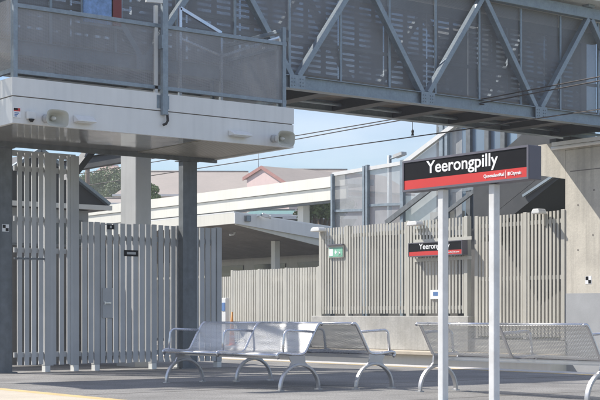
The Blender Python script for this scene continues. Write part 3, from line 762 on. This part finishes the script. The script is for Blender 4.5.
for i in range(n):
    q = a+(b-a)*(i+.5)/n+up*.22; m.box(q.x-.15, q.x+.15, q.y+.11, q.y+1.79, q.z, q.z+.04)
part('treads', m, M['deckunder'], fl)
m = MB(); m.prism([a+up*.36, b+up*.36, b+up*.36+Vector((0,0,1.35)), a+up*.36+Vector((0,0,1.35))], (0, .03, 0)); part('side_sheet', m, M['darksteel'], fl)
m = MB(); c1 = PY(523, 196, 24.35); c2 = PY(556, 174, 24.35); m.bar(c1, c2, .05, .06); part('handrail', m, M['galv'], fl)  # thin highlight on the dark flight, put in as a paler bar

# street lamp over the enclosure
p = PY(389.5, 167, 30)
sl = thing('street_lamp', 'grey street lamp with a short arm seen above the stair enclosure', 'street lamp', (p.x, 30, .4))
zt_ = zat(155.5, p.x, 30)
part('pole', MB().tube([(p.x, 30, .4), (p.x, 30, zt_)], [.10, .07]), M['galv'], sl)
e = PY(397, 156.5, 30); part('arm', MB().tube([(p.x, 30, zt_-.12), (e.x, 30, e.z)], .035), M['galv'], sl)
h0 = PY(397, 156, 30); h1 = PY(404, 153.2, 30)
part('lamp_head', MB().bar(h0-(h1-h0)*.25, h1, .22, .10), M['greyfence'], sl)

# =====================================================================================================
# CANOPIES ON THE FAR PLATFORM
# =====================================================================================================
YC = 24.0
XC = xat(234, YC)
cn = thing('platform_canopy', 'low canopy with white front fascia and shaded sloping end, over the far fence', 'canopy', (XC, YC, 0))
zt0, zb0 = zat(212.7, XC, YC), zat(223.5, XC, YC)
m = MB(); m.box(XC-16, XC, YC, YC+.06, zb0, zt0); part('front_fascia', m, M['cream'], cn)
# sloping end
yE = 33.0
e1 = PX(318, 225.5, XC); sl_ = (e1.z-zt0)/(e1.y-YC); 
e2 = PX(318, 245.3, XC); sb_ = (e2.z-zb0)/(e2.y-YC); sm_ = sb_*.62
zE = lambda y, z0, s: z0+s*(y-YC)
yE = 28.6
m = MB(); m.prism([(XC+.002, YC, zt0), (XC+.002, yE, zE(yE, zt0, sl_)), (XC+.002, yE, zE(yE, zb0, sm_)-.0), (XC+.002, YC, zb0)], (.05, 0, 0)); part('end_fascia', m, M['fascia'], cn)
m = MB(); m.prism([(XC-.06, YC+.07, zb0-.002), (XC-.06, yE, zE(yE, zb0, sm_)-.002), (XC-.06, yE, zE(yE, zb0, sb_)), (XC-.06, YC+.07, zb0-.03)], (.05, 0, 0)); part('end_beam', m, M['cream'], cn)
m = MB(); m.prism([(XC-.07, YC+.07, zb0+.01), (XC-.07, yE, zE(yE, zb0, sb_)+.05), (XC-.07, yE, zE(yE, zb0, sb_)+.12), (XC-.07, YC+.07, zb0+.08)], (-16, 0, 0)); part('soffit', m, M['deckunder'], cn)
m = MB(); m.prism([(XC-.0, YC+.0, zt0+.002), (XC, yE, zE(yE, zt0, sl_)+.002), (XC, yE, zE(yE, zt0, sl_)+.04), (XC, YC, zt0+.04)], (-16, 0, 0)); part('roof', m, M['white'], cn)
for px in (275.5,):
    x = XC-1.2; y = yat(px, x); m = MB(); m.box(x-.1, x+.1, y-.1, y+.1, .02, 3.3); part('post', m, M['cream'], cn)
for x in (XC-5, XC-9.5, XC-14): part('post', MB().box(x-.1, x+.1, 26.3, 26.5, .02, 3.3), M['cream'], cn)
# CCTV and sensor on the end fascia
p = PX(261, 216, XC+.06); t = thing('security_camera', 'white security camera on the shaded canopy end', 'camera', p)
part('housing', MB().bar(p+Vector((.12, -.05, .03)), p+Vector((.2, .14, -.02)), .12, .12), M['white'], t, bevel=.02); part('bracket', MB().bar((XC+.053, p.y-.1, p.z+.02), p+Vector((.16, -.1, .02)), .06, .06), M['galv'], t)
part('lens_hood', MB().tube([p+Vector((.2, .145, -.02)), p+Vector((.23, .21, -.04))], [.05, .065]), M['plasticw'], t)
p = PX(247, 219, XC+.06); t = thing('junction_box', 'small grey junction box left of the security camera', 'box', p)
part('body', MB().box(XC+.053, XC+.14, p.y-.09, p.y+.09, p.z-.08, p.z+.10), M['galvdark'], t)
part('lid', MB().box(XC+.141, XC+.15, p.y-.07, p.y+.07, p.z-.06, p.z+.08), M['galv'], t)
p = PX(235, 232, XC-1.5); t = thing('pipe_hook', 'white bent pipe hanging under the low canopy', 'pipe', p)
tag(t, 'white bent pipe hanging under the low canopy', 'pipe')
part('pipe', MB().tube([p+Vector((0,0,.35)), p, p+Vector((0,-.06,-.08)), p+Vector((0,-.2,-.1))], .035), M['white'], t)
# back building under the canopy
bd = thing('platform_building', 'shaded building with dark windows under the low canopy', 'building', (XC-6, 30, 0))
part('wall', MB().box(XC-15, XC+8, 29.3, 33, .02, 3.0), M['beige2'], bd)
for i in range(6):
    x = XC-9+i*2.6; w_ = part('window', MB().box(x, x+1.9, 29.27, 29.298, 2.0, 2.75), M['window'], bd)
part('roof', MB().box(XC-15.4, XC+8.4, 29.0, 33.4, 3.01, 3.12), M['darkroof'], bd)
# ticket machine and cone
x = xat(223.6, 23.6)
t = thing('ticket_machine', 'narrow white ticket machine with blue screen left of the far fence', 'machine', (x, 23.6, .02))
part('body', MB().box(x-.11, x+.11, 23.6, 23.75, .02, zat(298, x, 23.6)), M['white'], t, bevel=.02); part('screen', MB().box(x-.08, x+.08, 23.585, 23.598, 1.05, 1.3), M['blue'], t)
x = xat(232, 23.4); t = thing('warning_marker', 'orange warning marker at the foot of the far fence post', 'marker', (x, 23.4, .02))
zt2 = zat(312, x, 23.4)
part('cone', MB().tube([(x, 23.4, .04), (x, 23.4, zt2)], [.09, .025], 12), M['orange'], t); part('base', MB().box(x-.13, x+.13, 23.27, 23.53, .02, .045), M['orange'], t)
# screen post left of far fence
t = thing('gate_post', 'beige post with a short slat panel left of the far fence', 'post', (xat(227, 24.3), 24.3, .02))
a = xat(219, 24.3); b = xat(231, 24.3); z2 = zat(277, a, 24.3)
m = MB()
for k in range(6): xx = a+(b-a)*k/6; m.box(xx, xx+.07, 24.3, 24.33, .1, z2)
part('slat_panel', m, M['beige'], t); part('rail', MB().box(a, b, 24.332, 24.37, z2-.3, z2-.2), M['beige'], t)

# upper cream canopy
YU = 30.5
x0, x1 = xat(60, YU), xat(345, YU)
un = thing('platform_canopy', 'long cream canopy beam running level behind the low canopy', 'canopy', ((x0+x1)/2, YU, 0))
zu1 = zat(179, xat(310, YU), YU); zu0 = zat(203, xat(300, YU), YU); zm_ = zu0+(zu1-zu0)*.52
part('upper_fascia', MB().box(x0, x1, YU, YU+.08, zm_+.02, zu1), M['cream'], un); part('lower_fascia', MB().box(x0, x1, YU+.06, YU+.14, zu0, zm_), M['cream'], un)
part('shadow_joint', MB().box(x0, x1, YU+.07, YU+.1, zm_+.001, zm_+.019), M['seam'], un)
part('roof', MB().box(x0, x1, YU+.1, YU+1.3, zu1-.3, zu1-.1), M['white'], un); part('soffit', MB().box(x0, x1, YU+.15, YU+1.25, zu0+.05, zu0+.1), M['cream'], un)
for px in (302.5, 190, 120, 60): 
    x = xat(px, YU+.6); part('post', MB().box(x-.17, x+.17, YU+.5, YU+.8, .02, zu0+.05), M['cream'], un)
part('gutter', MB().box(x0, x1, YU+.17, YU+.3, zu0-.08, zu0), M['galvdark'], un)

# =====================================================================================================
# OVERHEAD WIRES
# =====================================================================================================
def wire(label, pts, r=.012):
    o = part('overhead_wire', MB().tube(pts, r, 6), M['wire'], loc=pts[0]); tag(o, label, 'wire', 'overhead wires of the far track'); return o
YW = 19.2
def zline(px, py): return PY(px, py, YW)
a = zline(300, 152.7); b = zline(450, 131.6)
zc_ = (a.z+b.z)/2
wire('lowest overhead wire crossing the sky from the landing to behind the sign', [(-70, YW, zc_+.12), (-45, YW, zc_+.02), (a.x, YW, a.z), (b.x, YW, b.z), (XBF+.5, YW, b.z-.0), (-5, YW, b.z-.02), (12, YW, b.z)])
c = zline(412.6, 136)
t = thing('insulator', 'small dark insulator clipped on the lowest overhead wire', 'insulator', c)
part('body', MB().tube([c+Vector((0,0,.01)), c+Vector((0,0,.05)), c+Vector((0,0,.10)), c+Vector((0,0,.14))], [.035, .02, .03, .01], 8), M['cable'], t); part('rod', MB().tube([c+Vector((0,0,.14)), c+Vector((0,0,.45))], .008, 6), M['cable'], t)
a = zline(300, 135); b = zline(391, 119.5); bx = Vector((XBF-.05, YW, b.z))
wire('upper thin overhead wire of the close pair in the sky', [(-70, YW, a.z+.3), (a.x, YW, a.z), (b.x, YW, b.z), bx])
a = zline(300, 138.5); b = zline(391, 121.8)
wire('lower thin overhead wire of the close pair in the sky', [(-70, YW+.01, a.z+.2), (a.x, YW+.01, a.z), (b.x, YW+.01, b.z), (XBF-.05, YW+.01, b.z)])
a = zline(450, 105.5); b = zline(600, 76.5)
wire('upper dark wire passing in front of the footbridge at right', [(XB+.15, YW, a.z-.02), (a.x+.5, YW, a.z+.01), (b.x, YW, b.z), (12, YW, b.z+.3)])
a = zline(450, 109); b = zline(600, 80.5)
wire('lower dark wire passing in front of the footbridge at right', [(XB+.15, YW+.01, a.z-.02), (a.x+.5, YW+.01, a.z+.01), (b.x, YW+.01, b.z), (12, YW+.01, b.z+.3)])

# =====================================================================================================
# HOUSES AND TREES BEYOND
# =====================================================================================================
def cam2w(px, py, D):         # point on a bearing at forward distance D
    xc_ = (px-PX0)/F*D; return Vector((CA*xc_-SA*D, SA*xc_+CA*D, EYE+(PY0-py)*D/F))
right = Vector((CA, SA, 0)); fwd = Vector((-SA, CA, 0))
GZ = -1.3
# large brown roof building
D = 85
def house_roof_box(name, label, pL, pR, pyE, ridge, D, depth, wallm, roofm, gr=None, hip=.0):
    a = cam2w(pL, pyE, D); b = cam2w(pR, pyE, D); z = a.z
    t = thing(name, label, 'house', ((a.x+b.x)/2, (a.y+b.y)/2, GZ), gr)
    w = (b-a).length
    def L(u, v, zz): q = a+right*u+fwd*v; return Vector((q.x, q.y, zz))
    m = MB(); m.prism([L(.3, .3, GZ), L(w-.3, .3, GZ), L(w-.3, depth-.3, GZ), L(.3, depth-.3, GZ)], (0, 0, z-GZ)); part('wall', m, wallm, t)
    zr = EYE+(PY0-ridge)*(D+depth/2)/F
    e = [L(-.3, -.3, z), L(w+.3, -.3, z), L(w+.3, depth+.3, z), L(-.3, depth+.3, z), L(hip*w, depth/2, zr), L(w-hip*w, depth/2, zr)]
    m = MB(); m.add(e, [(0,1,5,4), (1,2,5), (2,3,4,5), (3,0,4), (0,3,2,1)]); rf = part('roof', m, roofm, t)
    m = MB(); m.prism([L(-.3, -.42, z-.05), L(w+.3, -.42, z-.05), L(w+.3, -.42, z+.08), L(-.3, -.42, z+.08)], tuple(fwd*.11)); part('gutter', m, M['white'], t)
    if hip < .5:
        m = MB(); m.tube([e[4]+Vector((0,0,.05)), e[5]+Vector((0,0,.02))], .06, 6); part('ridge_cap', m, M['redtrim'] if roofm == M['terracotta'] else M['roofbrown'], rf)
    k = max(2, int(w/4))
    for i in range(k):
        m = MB(); u = w*(i+.35)/k; m.prism([L(u, .27, z-2.2), L(u+1.5, .27, z-2.2), L(u+1.5, .27, z-1.1), L(u, .27, z-1.1)], tuple(fwd*.02)); part('window', m, M['window'], t)
    return t, rf, L, w, z, zr
t, rf, L, w, z, zr = house_roof_box('house', 'long low house with a broad brown roof beyond the station canopies', 118, 262, 196, 172, 85, 12, M['cream'], M['roofbrown'], hip=.12)
t, rf, L, w, z, zr = house_roof_box('house', 'house with brown roof running right behind the pink gable', 262, 352, 190, 170, 78, 9, M['pinkwall'], M['roofbrown'], hip=.02)
# gable front
YG = cam2w(262, 180, 74).y
aa = PY(247, 178, YG); bb = PY(289, 186, YG); ap2 = PY(262.5, 168.3, YG)
t = thing('house', 'pink gabled house front with red barge boards above the cream beam', 'house', (aa.x, YG, GZ))
m = MB(); m.prism([Vector((aa.x, YG, GZ)), Vector((bb.x, YG, GZ)), bb, ap2, aa], (0, 8, 0)); part('wall', m, M['pinkwall'], t)
for q in (aa, bb):
    o_ = (q-ap2).normalized()*.3; U = Vector((0,0,1)); V = Vector((0,1,0))
    m = MB(); m.prism([ap2+U*.02-V*.04, q+o_+U*.02-V*.04, q+o_+U*.12-V*.04, ap2+U*.12-V*.04], (0, 8.5, 0)); rf = part('roof', m, M['roofbrown'], t)
    m = MB(); m.prism([ap2-U*.04-V*.10, q+o_-U*.04-V*.10, q+o_+U*.14-V*.10, ap2+U*.14-V*.10], (0, .06, 0)); part('barge_board', m, M['redtrim'], rf)
m = MB(); c = cam2w(258.5, 166, 78); m.tube([(c.x, c.y, c.z-1.2), (c.x, c.y, c.z+1.0)], .025, 6); m.tube([c+right*-.4+Vector((0,0,.9)), c+right*.4+Vector((0,0,.9))], .02, 6); part('antenna', m, M['galv'], t)
house_roof_box('house', 'small house with a terracotta roof among the trees at left', 90, 118, 178, 166, 150, 10, M['pinkwall'], M['terracotta'], hip=.2)
house_roof_box('house', 'teal roofed low building between the two canopies', 244, 300, 216.5, 210.5, 62, 10, M['galvdark'], M['teal'], hip=.1)
house_roof_box('shed', 'low grey metal shed behind the right end of the low canopy', 290, 350, 218.5, 215, 58, 6, M['darkroof'], M['darkroof'], hip=.05)
house_roof_box('house', 'cream house wall seen low through the gap beside the concrete column', 70, 128, 205, 199, 70, 8, M['cream'], M['roofbrown'], hip=.1)

def tree(label, px, pyt, pyb, D, rad, leafm, n=5200, leaf=.2, cat='tree'):
    top = cam2w(px, pyt, D); zb_ = cam2w(px, pyb, D).z; base = Vector((top.x, top.y, GZ))
    t = thing('tree', label, 'tree', base, 'trees beyond the station')
    H = top.z-GZ; ch = top.z-zb_
    tr = MB(); tr.tube([base, base+Vector((.1, 0, H*.4)), base+Vector((-.1, .1, H*.8))], [.28, .2, .06], 8)
    cl = []
    for k in range(11):
        a = random.uniform(0, 6.28); rr = rad*random.uniform(.2, .75); zz = zb_+ch*random.uniform(.15, .85)
        c = Vector((top.x+math.cos(a)*rr, top.y+math.sin(a)*rr, zz)); cl.append((c, rad*random.uniform(.25, .45)))
        tr.tube([base+Vector((0,0,H*.45)), (base+Vector((0,0,H*.55))+c)/2, c], [.12, .07, .02], 5)
    cl.append((Vector((top.x, top.y, top.z-ch*.2)), rad*.35))
    part('trunk', tr, M['bark'], t)
    m = MB()
    for i in range(n):
        c, r = random.choice(cl); v = Vector((random.gauss(0,1), random.gauss(0,1), random.gauss(0,1))).normalized()*r*random.uniform(.5, 1.12)
        v.z *= .75; p = c+v; q = leaf*random.uniform(.5, 1.2)
        u = Vector((random.gauss(0,1), random.gauss(0,1), random.gauss(0,1))).normalized(); w_ = u.orthogonal().normalized()
        m.add([p-u*q*.5, p+w_*q*.28, p+u*q*.5, p-w_*q*.28], [(0,1,2,3)])
    part('crown', m, leafm, t)
tree('dark leafy tree seen left of the pale concrete column', 101, 170, 210, 110, 2.4, M['leaf'])
tree('grey green tree just left of the pale concrete column', 117, 178, 214, 100, 1.7, M['leaf2'])
tree('tree at the far left gap with high crown', 88, 172, 205, 125, 2.2, M['leaf2'], 4500)
tree('small tree showing just right of the pale concrete column', 152, 184, 205, 60, .55, M['leaf'], 2200, .16)
tree('bushy tree above the shed by the stair enclosure', 317, 201.5, 216, 52, .95, M['leaf'], 3500, .13)
tree('second bushy tree partly hidden by the stair enclosure', 328, 200.5, 217, 54, .95, M['leaf2'], 3500, .13)
# utility pole at left gap
c = cam2w(87.5, 150, 95); t = thing('utility_pole', 'thin timber utility pole in the left gap beneath the bridge', 'pole', (c.x, c.y, GZ))
part('pole', MB().tube([(c.x, c.y, GZ), (c.x, c.y, c.z+1)], [.22, .15]), M['bark'], t); part('cross_arm', MB().bar(c-right*1.1, c+right*1.1, .12, .12), M['bark'], t)

# =====================================================================================================
# LIGHT, SKY, CAMERA
hz = MB(); hz.box(-190, 60, -30, 190, -2.5, 30)
ho = struct('haze', hz, bpy.data.materials.new('haze'), 'stuff'); hm = ho.data.materials[0]; hm.use_nodes = True
HN = hm.node_tree.nodes; HN.clear(); hv = HN.new('ShaderNodeVolumePrincipled'); hv.inputs['Density'].default_value = .0012; hv.inputs['Color'].default_value = (.93,.95,1,1); hv.inputs['Anisotropy'].default_value = .3
hm.node_tree.links.new(hv.outputs[0], HN.new('ShaderNodeOutputMaterial').inputs['Volume'])
# =====================================================================================================
sx, sy, sz = .87, .52, -1.0
d = Vector((sx, sy, sz)).normalized()
su = bpy.data.lights.new('sun', 'SUN'); su.energy = 4.2; su.angle = math.radians(.53); su.color = (1, .95, .87)
so = bpy.data.objects.new('sun', su); col.objects.link(so); so.rotation_euler = d.to_track_quat('-Z', 'Y').to_euler(); so.location = (-30, -20, 40)
w = bpy.data.worlds.new('World'); sc.world = w; w.use_nodes = True
N = w.node_tree.nodes; Lk = w.node_tree.links; N.clear()
out = N.new('ShaderNodeOutputWorld'); bg = N.new('ShaderNodeBackground'); bg.inputs[1].default_value = .145
sky = N.new('ShaderNodeTexSky'); sky.sky_type = 'NISHITA'; sky.sun_disc = False
sky.sun_elevation = math.asin(-d.z); sky.sun_rotation = math.atan2(-d.x, -d.y)
sky.dust_density = .6; sky.ozone_density = 3.0; sky.air_density = 1.1
tc = N.new('ShaderNodeTexCoord'); mp = N.new('ShaderNodeMapping'); mp.inputs['Scale'].default_value = (1.3, 1.3, 5); mp.inputs['Location'].default_value = (.3, .8, .2)
Lk.new(tc.outputs['Generated'], mp.inputs[0])
ns = N.new('ShaderNodeTexNoise'); ns.inputs['Scale'].default_value = 2.6; ns.inputs['Detail'].default_value = 7; ns.inputs['Roughness'].default_value = .52; Lk.new(mp.outputs[0], ns.inputs[0])
mr = N.new('ShaderNodeMapRange'); mr.inputs[1].default_value = .40; mr.inputs[2].default_value = .66; mr.inputs[3].default_value = 0; mr.inputs[4].default_value = .85; Lk.new(ns.outputs[0], mr.inputs[0])
mx_ = N.new('ShaderNodeMixRGB'); mx_.inputs[2].default_value = (6.0, 6.0, 6.0, 1); sz_ = N.new('ShaderNodeSeparateXYZ'); Lk.new(tc.outputs['Generated'], sz_.inputs[0])
el = N.new('ShaderNodeValToRGB'); Lk.new(sz_.outputs[2], el.inputs[0]); cr = el.color_ramp
for k_, (p_, v_) in enumerate(((.06, 1.0), (.16, .12), (.32, .5), (.6, 1.0))):
    e_ = cr.elements[k_] if k_ < 2 else cr.elements.new(p_)
    e_.position = p_; e_.color = (v_, v_, v_, 1)
cm = N.new('ShaderNodeMath'); cm.operation = 'MULTIPLY'; cm.use_clamp = True; Lk.new(mr.outputs[0], cm.inputs[0]); Lk.new(el.outputs[0], cm.inputs[1]); Lk.new(cm.outputs[0], mx_.inputs[0]); Lk.new(sky.outputs[0], mx_.inputs[1])
hs = N.new('ShaderNodeHueSaturation'); hs.inputs['Saturation'].default_value = 1.32; hs.inputs['Hue'].default_value = .512; hs.inputs['Value'].default_value = .62
Lk.new(sky.outputs[0], hs.inputs['Color']); Lk.new(hs.outputs[0], mx_.inputs[1]); Lk.new(mx_.outputs[0], bg.inputs[0]); Lk.new(bg.outputs[0], out.inputs[0])

cam = bpy.data.cameras.new('camera'); co = bpy.data.objects.new('camera', cam); col.objects.link(co)
cam.sensor_width = 36; cam.lens = 36*F/600; cam.shift_y = (PY0-200)/600; cam.clip_end = 3000; cam.clip_start = .1
co.location = (0, 0, EYE); co.rotation_euler = (math.radians(90), 0, math.atan2(SA, CA)); sc.camera = co
sc.view_settings.view_transform = 'Standard'; sc.view_settings.look = 'None'; sc.view_settings.exposure = .69; sc.view_settings.gamma = 1
sc.cycles.transparent_max_bounces = 24
